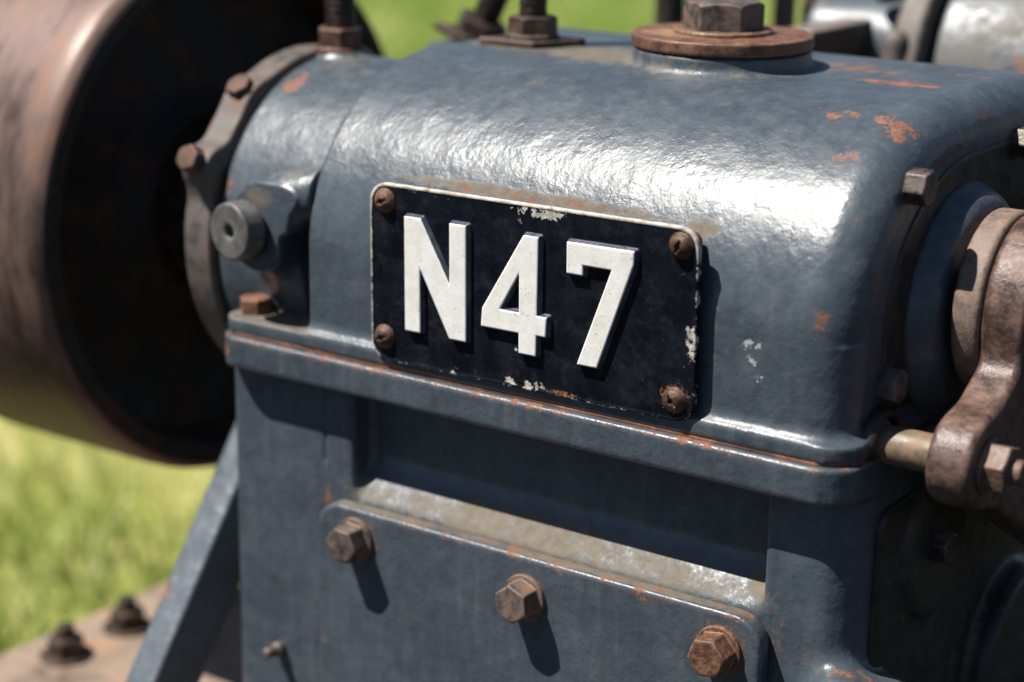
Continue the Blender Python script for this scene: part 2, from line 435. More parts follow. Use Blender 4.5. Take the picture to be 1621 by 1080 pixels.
def grass():
    t = NT("grass_blades")
    rnd = t.attr("tone")
    col = t.mix(t.step(rnd, .0, .55), (0.25, 0.31, 0.06), (0.66, 0.66, 0.24))
    col = t.mix(t.step(rnd, .60, 1.0), col, (0.88, 0.80, 0.50))
    b = t.n("ShaderNodeBsdfPrincipled"); tr = t.n("ShaderNodeBsdfTranslucent"); mx = t.n("ShaderNodeMixShader")
    t.put(b.inputs["Base Color"], col); b.inputs["Roughness"].default_value = .5
    t.put(tr.inputs["Color"], col); mx.inputs[0].default_value = .4
    t.t.links.new(b.outputs[0], mx.inputs[1]); t.t.links.new(tr.outputs[0], mx.inputs[2])
    t.t.links.new(mx.outputs[0], t.out.inputs[0])
    N = 26000
    ang = np.radians(RNG.uniform(16, 70, N)); r = .75 * (9.5 / .75) ** RNG.uniform(0, 1, N) ** .85
    cx = .4364 - np.sin(ang) * r; cy = -.6384 + np.cos(ang) * r
    ok = (cy + .62 * cx > -.36) & (-cx + .1 * cy > .36 + .06 * np.sin(cx * 9 + cy * 7)) & ~((cx > -.41) & (cy < .21)); cx, cy, r = cx[ok], cy[ok], r[ok]; N = len(cx)
    P = np.stack([cx, cy, np.zeros(N)], 1)
    clump = vnoise(P, .30, 3); dry = .6 * vnoise(P, .45, 5) + .4 * vnoise(P, .13, 9)
    near = np.clip((2.6 - r) / 1.6, 0, 1)
    hgt = (.018 + .042 * clump) * RNG.uniform(.6, 1.35, N) * (1 + .05 * r)
    wid = RNG.uniform(.0022, .0045, N) * (1 + .14 * r)
    az = RNG.uniform(0, 2 * np.pi, N); lean = RNG.uniform(.3, 1.3, N) * hgt
    la = RNG.uniform(0, 2 * np.pi, N)
    sx, sy = np.cos(az) * wid / 2, np.sin(az) * wid / 2
    lx, ly = np.cos(la) * lean, np.sin(la) * lean
    V = np.zeros((N, 5, 3))
    V[:, 0] = np.stack([cx - sx, cy - sy, np.full(N, GZ - .005)], 1); V[:, 1] = np.stack([cx + sx, cy + sy, np.full(N, GZ - .005)], 1)
    V[:, 2] = np.stack([cx + sx * .8 + lx * .35, cy + sy * .8 + ly * .35, GZ + hgt * .6], 1)
    V[:, 3] = np.stack([cx - sx * .8 + lx * .35, cy - sy * .8 + ly * .35, GZ + hgt * .6], 1)
    V[:, 4] = np.stack([cx + lx, cy + ly, GZ + hgt * .95], 1)
    i = np.arange(N)[:, None] * 5
    F = np.concatenate([i + [0, 1, 2], i + [0, 2, 3], i + [3, 2, 4]], 0)
    me = bpy.data.meshes.new("meadow_grass")
    me.vertices.add(N * 5); me.vertices.foreach_set("co", V.astype(np.float32).ravel())
    me.loops.add(len(F) * 3); me.loops.foreach_set("vertex_index", F.astype(np.int32).ravel())
    me.polygons.add(len(F)); me.polygons.foreach_set("loop_start", np.arange(0, len(F) * 3, 3, dtype=np.int32))
    me.update(calc_edges=True); me.materials.append(t.m)
    tone = np.clip((dry - .5) * 2.6 + .12 + .52 * near + RNG.normal(0, .16, N), 0, 1)
    at = me.attributes.new("tone", 'FLOAT', 'POINT'); at.data.foreach_set("value", np.repeat(tone, 5).astype(np.float32))
    o = link("meadow_grass", me)
    o["kind"] = "stuff"; o["label"] = "sunlit green and straw coloured meadow grass behind the engine"; o["category"] = "grass"
grass()

# ------------------------------------------------------------------ fasteners (small shared meshes, base at z = 0)
def hexd(A, B, flat):
    k = (-.8660254, .5, .57735)
    a, b = np.abs(A), np.abs(B)
    d = 2 * np.minimum(k[0] * a + k[1] * b, 0)
    a, b = a - d * k[0], b - d * k[1]
    a = a - np.clip(a, -k[2] * flat, k[2] * flat); b = b - flat
    return np.sqrt(a * a + b * b) * np.sign(b)
def bolt_mesh(name, flat, height, washer=0.0, wt=1.6, material=BOLT, h=.42, stud=None, round_top=2.2):
    R = max(flat * 1.2, washer) + 2
    top = height + wt + (stud[1] if stud else 0)
    S = SDF((-R, -R, -2), (R, R, top + 2), h)
    z0 = wt if washer else 0.0
    d2 = hexd(S.X, S.Y, flat)
    f = rmax(d2, np.abs(S.Z - (z0 + height / 2 - 1)) - (height / 2 + 1), .5)
    rr = np.sqrt(S.X ** 2 + S.Y ** 2)
    cone = (rr - flat * 1.0) * .5 + (S.Z - (z0 + height)) * .866      # chamfered crown
    f = smax(f, cone, .5)
    if washer: f = np.minimum(f, S.cyl('z', (0, 0), washer, -1, wt, .5))
    if stud: f = smin(f, S.cyl('z', (0, 0), stud[0], 0, z0 + height + stud[1], .9), .5)
    return sdf_mesh(name, S, f, material, edge_gain=.8)
def screw_mesh():
    S = SDF((-6.5, -6.5, -1.5), (6.5, 6.5, 5.5), .22)
    rr = np.sqrt(S.X ** 2 + S.Y ** 2)
    f = np.sqrt((S.X / 5.0) ** 2 + (S.Y / 5.0) ** 2 + ((S.Z + .2) / 3.9) ** 2) * 3.9 - 3.9
    f = smax(f, -S.Z - .8, .4)
    f = smin(f, S.cyl('z', (0, 0), 5.4, -1, .5, .3), .5)
    f = smax(f, -np.minimum(np.maximum(np.abs(S.X) - .45, np.abs(S.Y) - 1.35), np.maximum(np.abs(S.Y) - .45, np.abs(S.X) - 1.35)) + 0 * S.Z, .3) if False else smax(f, -(np.minimum(np.maximum(rr - 1.2, 1.2 - S.Z), np.maximum(np.maximum(np.abs(S.X) - .55, np.abs(S.Y) - 2.6), 2.3 - S.Z))), .3)
    return sdf_mesh("plate_screw", S, f, SCREW, edge_gain=.3)

# ------------------------------------------------------------------ the engine
engine = thing("stationary_engine", "grey painted cast iron engine with black number plate and brown flywheel", "engine", (0, 100, -275))
ORG = Vector((0, 100, -275))
def part(name, me, parent=engine, loc=(0, 0, 0), quat=None):
    l = Vector(loc) - (ORG if parent is engine else Vector((0, 0, 0)))
    return link(name, me, parent, l, quat)
AX, AZ = 97.0, -8.0                                       # crankshaft axis (y, z)

# --- hood
def hood():
    S = SDF((-180, -12, -45), (152, 206, 99), 1.0)
    a, b, z0 = 92.0, 81.0, 4.0
    yy = np.maximum(a - S.Y, 0); zz = np.maximum(S.Z - z0, 0)
    e = (np.sqrt((yy / a) ** 2 + (zz / b) ** 2 + 1e-9) - 1) * 84
    top = S.Z - (z0 + b) - .0 * S.Y
    prof = np.where(S.Z < z0, -S.Y, np.where(S.Y > a, top, e))
    prof = rmax(prof, S.Y - 198, 10)
    f = rmax(prof, -121.5 - S.X, 1.6)
    f = rmax(f, S.X - 141, 18)
    # boss under the filler cap
    f = smin(f, S.cyl('z', (13, 125), 39.6, 60, 92.3, 1.0), 5.0)
    # foot flange with the left ear
    q = S.box((-174, -4.2, -60), (146, 206, -33.6), 2.0)
    rr = rmax(rmax(-174 - S.X, -4.2 - S.Y, 13), S.X - 146 + 0 * S.Y, 2)
    rr = rmax(rr, rmax(S.X - 146, -4.2 - S.Y, 17), 1)
    q = smax(q, rr, 1.5)
    f = smin(f, q, 6.0)
    f = smax(f, -40.4 - S.Z, .8)
    def at(p):
        rust = blobs(p, [(98, 124, 85, 27, 12, 6, .58), (72, 150, 85, 22, 7, 6, .55), (117, 0, 84, 8, 16, 6, .0),
                         (118, 34, 72, 8, 8, 10, .52), (131, 56, 80, 13, 12, 9, .58), (104, 60, 80, 9, 8, 8, .45), (122, 62, 82, 7, 6, 8, .5),
                         (137, 12, 50, 8, 12, 7, .55), (128, -2, 15, 6, 8, 8, .46), (112, 0, 31, 4, 6, 4, .5),
                         (135, 8, -38, 12, 14, 5, .62), (-121, 24, 62, 2, 4, 5, .6), (-120, 6, -32, 10, 8, 5, .35),
                         (-9, 8, 40.6, 84, 8, 2.4, .41), (72, 8, 39.5, 8, 9, 4.5, .45), (83, -1, 20, 3, 6, 26, .38), (-30, 4, 42, 3, 5, 4, .5), (150, 120, 78, 20, 16, 9, .42), (60, 165, 86, 16, 12, 5, .38),
                         (112, 160, 86, 16, 12, 5, .35), (-40, 60, 80, 8, 8, 6, .30), (20, 60, 78, 8, 8, 6, .28)])
        n = vnoise(p, 22, 2)
        dust = blobs(p, [(13, 125, 88, 58, 58, 16, .62), (-40, 118, 86, 46, 34, 8, .95), (-87, 122, 86, 42, 24, 8, .95), (-150, 20, -33, 34, 30, 3, 1.05),
                         (72, 8, 40, 9, 9, 5.5, .9), (-9, 8, 41, 86, 9, 3.4, .92), (60, 150, 86, 40, 24, 5, .6), (138, 62, 78, 8, 8, 8, .5),
                         (84, -3, 5, 5, 6, 46, .45)]) * (.65 + .6 * n)
        dust = np.maximum(dust, .05 + .12 * n * (p[:, 2] > 70))
        chip = blobs(p, [(101, 0, -2, 6, 6, 9, .58), (104, 0, -12, 4, 6, 5, .52), (-30, 4, 42, 2, 3, 2, .3)])
        scuff = blobs(p, [(-98, 2, -8, 18, 8, 18, .12), (100, -2, 10, 30, 8, 40, .16)])
        edge = .75 * np.clip(1 - np.abs(p[:, 2] + 40) / 1.4, 0, 1) * (p[:, 1] < 2)
        rust = np.maximum(rust, .46 * np.clip(1.3 - np.abs(p[:, 2] + 40) / 1.6, 0, 1) * (.55 + .7 * vnoise(p, 26, 12)) * (p[:, 1] < 4))
        dust = np.maximum(dust, .85 * (p[:, 2] < -31) * (p[:, 2] > -35) * (p[:, 0] < -120))
        return dict(rust=rust, dust=dust, chip=chip, scuff=scuff, edge=edge)
    part("hood_casting", sdf_mesh("hood_casting", S, f, PAINT, attrs=at, edge_gain=.75,
                                  cull=lambda c: (c[:, 2] < -39.5) & (c[:, 1] > 8) & (c[:, 1] < 200) & (c[:, 0] > -155) & (c[:, 0] < 125)))
hood()

# --- gasket between hood and crankcase
def gasket():
    S = SDF((-178, -10, -44), (150, 30, -38), .75)
    f = S.box((-173, -3.8, -41.9), (145, 28, -40.2), .2)
    f = smax(f, rmax(rmax(-173 - S.X, -3.8 - S.Y, 13), S.X - 145, 2), .5)
    f = smax(f, rmax(S.X - 145, -3.8 - S.Y, 17), .5)
    part("gasket", sdf_mesh("gasket", S, f, GASKET, wear=False))
gasket()

# --- crankcase below
def crankcase():
    S = SDF((-180, -13, -268), (176, 206, -40), 1.2)
    f = rmax(5 - S.Y, -174.5 - S.X, 4.5); f = rmax(f, S.X - 146 + 0 * S.Y, 2)
    f = rmax(f, rmax(S.X - 146, 5 - S.Y, 17), 1)
    f = np.maximum(f, S.Y - 202); f = np.maximum(f, -262 - S.Z); f = np.maximum(f, S.Z + 44)
    # sunk window under the flange, its sill sloping out to the front
    zlow = -113.0 + np.clip(S.Y - 3, 0, 60) * 1.05
    rec = rmax(rmax(np.maximum(-101 - S.X, S.X - 108), S.Y - 19.0, 4.0), zlow - S.Z, 5.5)
    rec = np.maximum(rec, S.Z + 56)
    f = smax(f, -rec, 3.2)
    # groove down the left pier
    f = smax(f, -(np.maximum(np.maximum(np.abs(S.X + 117.5) - .7, S.Y - 6.4), -96 - S.Z)), .6)
    # flange
    g = S.box((-174, -7.2, -56.5), (147, 206, -41.6), 2.2)
    g = smax(g, rmax(rmax(-174 - S.X, -7.2 - S.Y, 14), S.X - 147, 2), 1.0)
    g = smax(g, rmax(S.X - 147, -7.2 - S.Y, 19), 1.0)
    f = smin(f, g, 5.0)
    # foot swelling out at the lower right
    f = smin(f, S.cap((146, -2, -140), (152, 22, -152), 15, 20), 12)
    f = smin(f, S.cap((148, 0, -146), (150, 20, -250), 13, 22), 10)
    def at(p):
        n = vnoise(p, 16, 4)
        rust = blobs(p, [(-168, -2, -48, 6, 12, 5, .55), (122, -4, -57, 10, 8, 4, .58), (118, 4, -118, 5, 8, 12, .35), (128, 3, -125, 4, 8, 4, .52),
                         (-110, -5, -43, 40, 5, 2, .45), (150, 4, -130, 16, 14, 8, .5), (-117, 5, -110, 4, 5, 8, .5), (170, 20, -132, 10, 12, 8, .45)])
        dust = blobs(p, [(5, 9, -106, 124, 12, 11, .93), (104, 12, -102, 9, 10, 9, .95), (-95, 8, -108, 16, 8, 6, .8), (115, 6, -126, 3.5, 4, 14, .6),
                         (0, 4, -60, 120, 8, 4, .55), (115, 4, -150, 6, 6, 40, .6)]) * (.6 + .7 * n)
        edge = .45 * np.clip(1 - np.abs(p[:, 2] + 42.4) / 1.3, 0, 1) * (p[:, 1] < 2)
        rust = np.maximum(rust, .50 * np.clip(1.3 - np.abs(p[:, 2] + 42.5) / 2.0, 0, 1) * (.5 + .8 * vnoise(p, 22, 15)) * (p[:, 1] < 4))
        rust = np.maximum(rust, .42 * np.clip(1.3 - np.abs(p[:, 2] + 57) / 2.5, 0, 1) * (vnoise(p, 18, 16)) * (p[:, 1] < 12))
        rust = np.maximum(rust, blobs(p, [(92, -4, -113, 26, 10, 5, .42), (-60, 8, -98, 10, 8, 5, .35), (60, 8, -60, 30, 8, 4, .4)]))
        return dict(rust=rust, dust=dust, edge=edge)
    part("crankcase", sdf_mesh("crankcase", S, f, PAINT, attrs=at, edge_gain=.7,
                               cull=lambda c: (c[:, 2] > -44) & (c[:, 1] > 8) & (c[:, 1] < 198) & (c[:, 0] > -155) & (c[:, 0] < 125)))
crankcase()

# --- end cover on the right with the bearing boss
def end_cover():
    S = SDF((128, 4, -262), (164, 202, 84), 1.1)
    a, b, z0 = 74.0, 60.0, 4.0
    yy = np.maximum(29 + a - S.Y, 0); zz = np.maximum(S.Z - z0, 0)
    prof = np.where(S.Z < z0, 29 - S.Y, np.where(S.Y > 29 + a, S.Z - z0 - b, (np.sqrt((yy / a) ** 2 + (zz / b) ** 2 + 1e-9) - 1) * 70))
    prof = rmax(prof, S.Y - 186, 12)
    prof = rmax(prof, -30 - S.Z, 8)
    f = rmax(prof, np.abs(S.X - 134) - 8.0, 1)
    low = rmax(rmax(24 - S.Y, S.Y - 190, 10), np.maximum(S.Z + 66, -258 - S.Z), 8)  # lower plate added to darken the shaded crankcase end
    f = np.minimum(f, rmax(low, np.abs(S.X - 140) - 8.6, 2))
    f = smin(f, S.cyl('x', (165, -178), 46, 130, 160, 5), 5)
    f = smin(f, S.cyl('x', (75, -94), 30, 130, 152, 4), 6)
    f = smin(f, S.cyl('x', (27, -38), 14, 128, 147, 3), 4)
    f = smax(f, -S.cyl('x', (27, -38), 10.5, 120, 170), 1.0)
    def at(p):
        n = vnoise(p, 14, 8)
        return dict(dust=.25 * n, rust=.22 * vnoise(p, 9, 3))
    part("end_cover", sdf_mesh("end_cover", S, f, OILY_SHADED, attrs=at, edge_gain=.3))
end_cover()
def bearing_boss():
    S = SDF((138, 30, -60), (162, 164, 64), .9)
    f = smin(S.cyl('x', (AX, 2), 49, 136, 153.5, 10), S.cyl('x', (AX, 2), 50, 136, 142.5, .5), 6)
    f = smax(f, -(np.maximum(np.sqrt((S.Y - 27) ** 2 + (S.Z + 38) ** 2) - 13, 139.5 - S.X)), 2.0)
    part("bearing_boss", sdf_mesh("bearing_boss", S, f, PAINT, attrs=lambda p: dict(rust=.2 * vnoise(p, 9, 3)), edge_gain=.4))
bearing_boss()

# --- bearing housing at the left
def bearing():
    S = SDF((-198, 0, -96), (-118, 186, 84), 1.0)
    f = S.cyl('x', (AX, AZ), 82.6, -190, -110, 2.2)
    f = smax(f, -S.cyl('x', (AX, AZ), 60, -230, -178), 1)
    # lug: boss standing out towards the front with a tail running down to the ear
    yc = S.Y
    boss = np.maximum(np.sqrt((S.X + 152 - .14 * (yc + 6)) ** 2 + (S.Z - 8) ** 2) - 18.5, -3.5 - S.Y)
    boss = rmax(np.sqrt((S.X + 151) ** 2 + (S.Z - 8) ** 2) - 18.5, -3.5 - S.Y, 2.0); boss = np.maximum(boss, S.Y - 60)
    f = smin(f, boss, 6)
    tail = np.maximum(S.cap((-153, 16, 0), (-149, 42, -36), 14, 9), -32.5 - S.Z)
    f = smin(f, tail, 7)
    f = smax(f, -(rmax(rmax(-138 - S.X, S.Z - 9, 6), rmax(-60 - S.Z, S.Y - 75, 4), 4)), 2)
    f = smax(f, -np.maximum(-130.5 - S.X, 74 - np.sqrt((S.Y - AX) ** 2 + (S.Z - AZ) ** 2)), 1)
    f = smin(f, S.cap((-150, 5, 20), (-112, 17, 30), 12.0), 7)
    f = np.maximum(f, S.X + 121.5)
    # pad for the top stud
    f = smin(f, S.cyl('z', (-183, 99), 13, 40, 77, 1.5), 4)
    def at(p):
        n = vnoise(p, 14, 6)
        rust = blobs(p, [(-180, 58, 68, 9, 12, 10, .66), (-186, 20, 20, 5, 8, 6, .6), (-172, 8, -8, 10, 10, 10, .55), (-186, 10, -6, 6, 8, 10, .7), (-126, 16, 26, 6, 8, 6, .45)])
        dust = blobs(p, [(-150, -3, 24, 12, 6, 7, .8), (-160, 80, 74, 30, 30, 12, .5), (-140, 10, 38, 24, 14, 8, .75)]) * (.6 + .7 * n)
        return dict(rust=rust, dust=dust)
    b = part("bearing_housing", sdf_mesh("bearing_housing", S, f, PAINT, attrs=at, edge_gain=.7))
    # turned plug in the lug, with its oil hole
    T = SDF((-16, -16, -3), (16, 16, 13), .5)
    rr = np.sqrt(T.X ** 2 + T.Y ** 2)
    g = T.cyl('z', (0, 0), 13.2, -2, 9.0, 1.2)
    g = smax(g, -np.maximum(rr - 3.0, 5.0 - T.Z), .5)
    g = smax(g, -(np.maximum(rr - 4.0, 8.6 - T.Z)), .4)
    link("plug", sdf_mesh("plug", T, g, PLUG, edge_gain=.6), b, (-156, -3.6, 9), aim((-.14, -1, 0)))
    # mounting flange with lobes
    S = SDF((-218, -22, -112), (-188, 205, 96), 1.0)
    ry, rz = S.Y - AX, S.Z - AZ
    rad = np.sqrt(ry ** 2 + rz ** 2)
    d2 = rad - 85.2
    LOBES = (126.5, 154.5, 265, 300, 335)
    for a in LOBES:
        c, s = math.cos(math.radians(a)), math.sin(math.radians(a))
        d2 = smin(d2, cap2d(S.Y, S.Z, (AX + 70 * c, AZ + 70 * s), (AX + (77 if a == 126.5 else 85) * c, AZ + (77 if a == 126.5 else 85) * s), 9.0), 9)
    d2 = np.maximum(d2, 56 - rad)
    f = rmax(d2, np.abs(S.X + 201) - 8.5, 1.8)
    fl = link("bearing_flange", sdf_mesh("bearing_flange", S, f, FLANGE, wear=False), b)
    bm = bolt_mesh("flange_bolt", 5.8, 7.5, 0, material=SCREW)
    for a in LOBES:
        c, s = math.cos(math.radians(a)), math.sin(math.radians(a))
        link("flange_bolt", bm, b, (-201, AX + (84 if a == 126.5 else 92.5) * c, AZ + (84 if a == 126.5 else 92.5) * s), aim((0, c, s), 12 * a))
bearing()

# --- flywheel
def lathe_x(name, prof, material, seg=160):
    n = len(prof); V = []; F = []
    for i in range(seg):
        a = 2 * math.pi * i / seg
        for x, r in prof: V.append((x * MM, r * math.cos(a) * MM, r * math.sin(a) * MM))
    for i in range(seg):
        j = (i + 1) % seg
        for k in range(n - 1): F.append((i * n + k, j * n + k, j * n + k + 1, i * n + k + 1))
    me = bpy.data.meshes.new(name); me.from_pydata(V, [], F); me.update(); me.materials.append(material)
    me.polygons.foreach_set("use_smooth", np.ones(len(F), bool))
    me.set_sharp_from_angle(angle=math.radians(35))
    return me
FY, FZ = 135.0, -22.0
fly = bpy.data.objects.new("flywheel", None); COL.objects.link(fly); fly.parent = engine
fly.location = (Vector((-39, FY, FZ)) - ORG) * MM
link("rim", lathe_x("rim", [(-359, 134), (-361, 136), (-361, 145), (-359, 147), (-262, 147), (-254, 146.6), (-249, 145), (-246.5, 142.5), (-246.5, 142)], RIM), fly)
link("rim_face", lathe_x("rim_face", [(-246.5, 142), (-245.5, 141), (-245.5, 133), (-247, 131.5), (-276, 127)], WEB), fly)
link("web", lathe_x("web", [(-276, 127.5), (-280, 122), (-281, 70), (-276, 60), (-262, 52)], WEB), fly)
link("hub", lathe_x("hub", [(-262, 53), (-236, 50), (-233, 47), (-233, 34), (-238, 32), (-238, 20)], RUST_DARK), fly)
link("shaft", lathe_x("shaft", [(-362, 21), (-186, 21)], RUST_DARK), fly)

# --- filler cap
cap = bpy.data.objects.new("filler_cap", None); COL.objects.link(cap); cap.parent = engine
cap.location = (Vector((13, 125, 92.4)) - ORG) * MM
S = SDF((-45, -45, -1), (45, 45, 9), .6)
f = S.cyl('z', (0, 0), 40.2, .7, 6.6, 1.1)
f = np.minimum(f, S.cyl('z', (0, 0), 37.6, -.8, 2.0, .2))
link("cover_disc", sdf_mesh("cover_disc", S, f, RUST, attrs=lambda p: dict(dust=blobs(p, [(-12, -14, 6.6, 24, 18, 3, .75), (0, 0, 6.6, 30, 30, 2, .55)])), edge_gain=.9), cap)
S = SDF((-25, -25, -1), (25, 25, 4), .5)
link("washer", sdf_mesh("washer", S, S.cyl('z', (0, 0), 22, -.5, 2.0, .8) + 0, RUST, attrs=lambda p: dict(dust=np.full(len(p), .45))), cap, (0, 0, 6.6))
link("bolt", bolt_mesh("cap_bolt", 15.6, 12.2, 0, material=BOLT, h=.5), cap, (0, 0, 8.4), Quaternion((0, 0, 1), math.radians(25)))

# --- studs with lock nuts on top
def stud(loc, nut_flat, nut_h, rod, tilt=(0, 0, 1), plate=None, L=90, spin=0):
    s = bpy.data.objects.new("stud", None); COL.objects.link(s); s.parent = engine
    s.location = (Vector(loc) - ORG) * MM
    s.rotation_mode = 'QUATERNION'; s.rotation_quaternion = Vector(tilt).to_track_quat('Z', 'X')
    z = 0
    if plate:
        T = SDF((-30, -20, -1), (30, 20, 5), .5)
        d2 = np.maximum(np.abs(T.X) * .50 + np.abs(T.Y) * .866 - 13.5, np.abs(T.X) - 25)
        d2 = smin(d2, np.sqrt(T.X ** 2 + T.Y ** 2) - 14, 3)
        me = sdf_mesh("base_plate", T, rmax(d2, np.abs(T.Z - 1.4) - 2.0, .7), RUST_DARK)
        link("base_plate", me, s, (0, 0, 0), Quaternion((0, 0, 1), math.radians(plate))); z = 3.4
    link("nut", bolt_mesh("stud_nut", nut_flat, nut_h, nut_flat * 1.22, 2.0, material=RUST_DARK if plate else RUST), s, (0, 0, z), Quaternion((0, 0, 1), math.radians(spin)))
    T = SDF((-rod - 2, -rod - 2, 0), (rod + 2, rod + 2, L), .8)
    rr = np.sqrt(T.X ** 2 + T.Y ** 2) - rod - .28 * np.sin(T.Z * 2 * math.pi / 3.2) * (T.Z > 18)
    link("rod", sdf_mesh("rod", T, rmax(rr, np.abs(T.Z - L / 2) - L / 2 + 1.5, 1), RUST_DARK, wear=False), s)
stud((-184, 98, 76.5), 10.2, 9.5, 7.2, spin=10)
stud((-88, 124, 84.9), 10.2, 8.5, 6.6, plate=35, spin=40)
stud((-196, 226, 66), 12.5, 9.5, 7.6, tilt=(.42, .1, 1), plate=20, spin=0)
S = SDF((-232, 190, -60), (-150, 262, 72), 1.6)
f = smin(S.box((-228, 196, -50), (-156, 256, 50), 8), S.cyl('z', (-196, 226), 27, 30, 66, 2), 8)
part("rear_pedestal", sdf_mesh("rear_pedestal", S, f, PAINT, attrs=lambda p: dict(dust=.5 * vnoise(p, 12, 2), rust=.45 * vnoise(p, 14, 9))))

# --- number plate
PLATE_Y = -5.3
plate = bpy.data.objects.new("number_plate", None); COL.objects.link(plate); plate.parent = engine
plate.location = (Vector((-.9, PLATE_Y, 2.7)) - ORG) * MM
plate.rotation_mode = 'QUATERNION'; plate.rotation_quaternion = Quaternion((0, 1, 0), math.radians(-.55))
S = SDF((-84, -1.6, -43), (84, 4.6, 43), .5)
q0, q1 = np.abs(S.X) - (80.3 - 9), np.abs(S.Z) - (39 - 9)
d2 = np.sqrt(np.maximum(q0, 0) ** 2 + np.maximum(q1, 0) ** 2) + np.minimum(np.maximum(q0, q1), 0) - 9
f = rmax(d2, np.abs(S.Y - 1.35) - 1.35, .8)
f = np.minimum(f, S.full(rmax(np.maximum(np.abs(d2 + .7) - .7, -.25 - S.Y), S.Y - 1, .25)))
def plate_at(p):
    a, b = np.abs(p[:, 0]) - 71.3, np.abs(p[:, 2]) - 30
    d = -(np.hypot(np.maximum(a, 0), np.maximum(b, 0)) + np.minimum(np.maximum(a, b), 0) - 9)
    n = vnoise(p, 7, 2); n2 = vnoise(p, 25, 5)
    topside = np.clip((p[:, 2] - 25) / 10, 0, 1); leftside = np.clip((-70 - p[:, 0]) / 6, 0, 1)
    e = np.clip(1.5 - d, 0, 1) * (.56 + 1.2 * topside + .2 * leftside + .4 * (n2 - .5))
    e = np.maximum(e, np.clip((4.2 - d) / 4, 0, 1) * (.25 + .25 * n2))
    ch = np.maximum(e, blobs(p, [(8, 0, 36.5, 19, 5, 4.2, .66), (-4, 0, 32, 5, 5, 4, .42), (2, 0, -36.5, 15, 5, 3.4, .62), (-38, 0, -36, 6, 5, 4, .5),
                                 (78, 0, -5, 4, 5, 12, .60), (76, 0, -18, 5, 5, 5, .45), (-4, 0, -22.4, 1.3, 5, 1.3, .85), (74, 0, 20, 4, 5, 4, .3), (-45, 0, 37, 30, 5, 2.2, .42)]))
    ru = blobs(p, [(19, 0, -37.5, 11, 5, 2.2, .62), (12, 0, 38, 3, 4, 2, .6), (71.5, 0, -29.5, 9, 5, 8, .66), (73, 0, 33.5, 7, 5, 6, .55), (-71.4, 0, 31.5, 7.0, 5, 7, .50), (-73.2, 0, -28.5, 7, 5, 7, .55)])
    ru = np.maximum(ru, .5 * np.clip((p[:, 1] - 1.2) / 1.2, 0, 1))
    return dict(chip=ch, rust=ru)
link("plate", sdf_mesh("plate", S, f, ENAMEL, wear=False, attrs=plate_at), plate)
# spacers hidden behind the screws carry the plate off the casting
T = SDF((-5, -1, -5), (5, 8, 5), .6)
spacer = sdf_mesh("spacer", T, T.cyl('y', (0, 0), 4, 0, 7, .3), RUST, wear=False)
sm = screw_mesh()
for x, z, sp in ((-72.0, 31.4, 20), (72.6, 31.6, 70), (71.6, -30.2, 130), (-73.0, -28.3, 200)):
    link("screw", sm, plate, (x, -.1, z), aim((0, -1, 0), sp))
    link("spacer", spacer, plate, (x, 2.6, z))
def letter(name, polys, holes=(), rust=()):
    xs = [p[0] for p in polys]; zs = [p[1] for p in polys]
    S = SDF((min(xs) - 3, -4.6, min(zs) - 3), (max(xs) + 3, 1.4, max(zs) + 3), .30)
    d2 = poly2d(S.X, S.Z, polys)
    for h in holes: d2 = np.maximum(d2, -poly2d(S.X, S.Z, h))
    d2 = d2 - .2
    f = rmax(d2 - .36 * (S.Y + 2.8), np.maximum(-2.8 - S.Y, S.Y - .6), .5)
    return link(name, sdf_mesh(name, S, f, LETTER, wear=False, attrs=lambda p: dict(face=np.clip((-2.25 - p[:, 1]) / .45 + .1, 0, 1), rust=blobs(p, list(rust)))), plate)
dz = -2.6
def sh(L): return [(x + .1, z + dz) for x, z in L]
letter("letter", sh([(-59.8, 29), (-51.6, 29), (-36.2, 2.2), (-36.2, 29), (-28.2, 29), (-28.2, -20), (-36.4, -20), (-52.2, 9.0), (-52.2, -20), (-59.8, -20)]))
letter("digit", sh([(1.0, 29), (7.8, 29), (7.4, -3.6), (12.2, -3.6), (11.7, -11.4), (7.2, -11.4), (7.0, -20.2), (-1.0, -20.2), (-1.0, -11.7), (-20.0, -11.7), (-19.4, -4.2)]),
       [sh([(-.9, 14.0), (-.9, -3.6), (-11.2, -3.6)])], [(-3, -1, -5.5, 9, 4, 2.4, .55), (2, -3, -7, 5, 3, 2.5, .45), (2.5, -3, 4, 3, 3, 4, .33)])
letter("digit", sh([(22.0, 29.2), (52.8, 29.4), (52.6, 24.2), (36.6, -20), (27.6, -20), (43.2, 21), (29.2, 21), (29.2, 16.8), (22.0, 16.8)]))

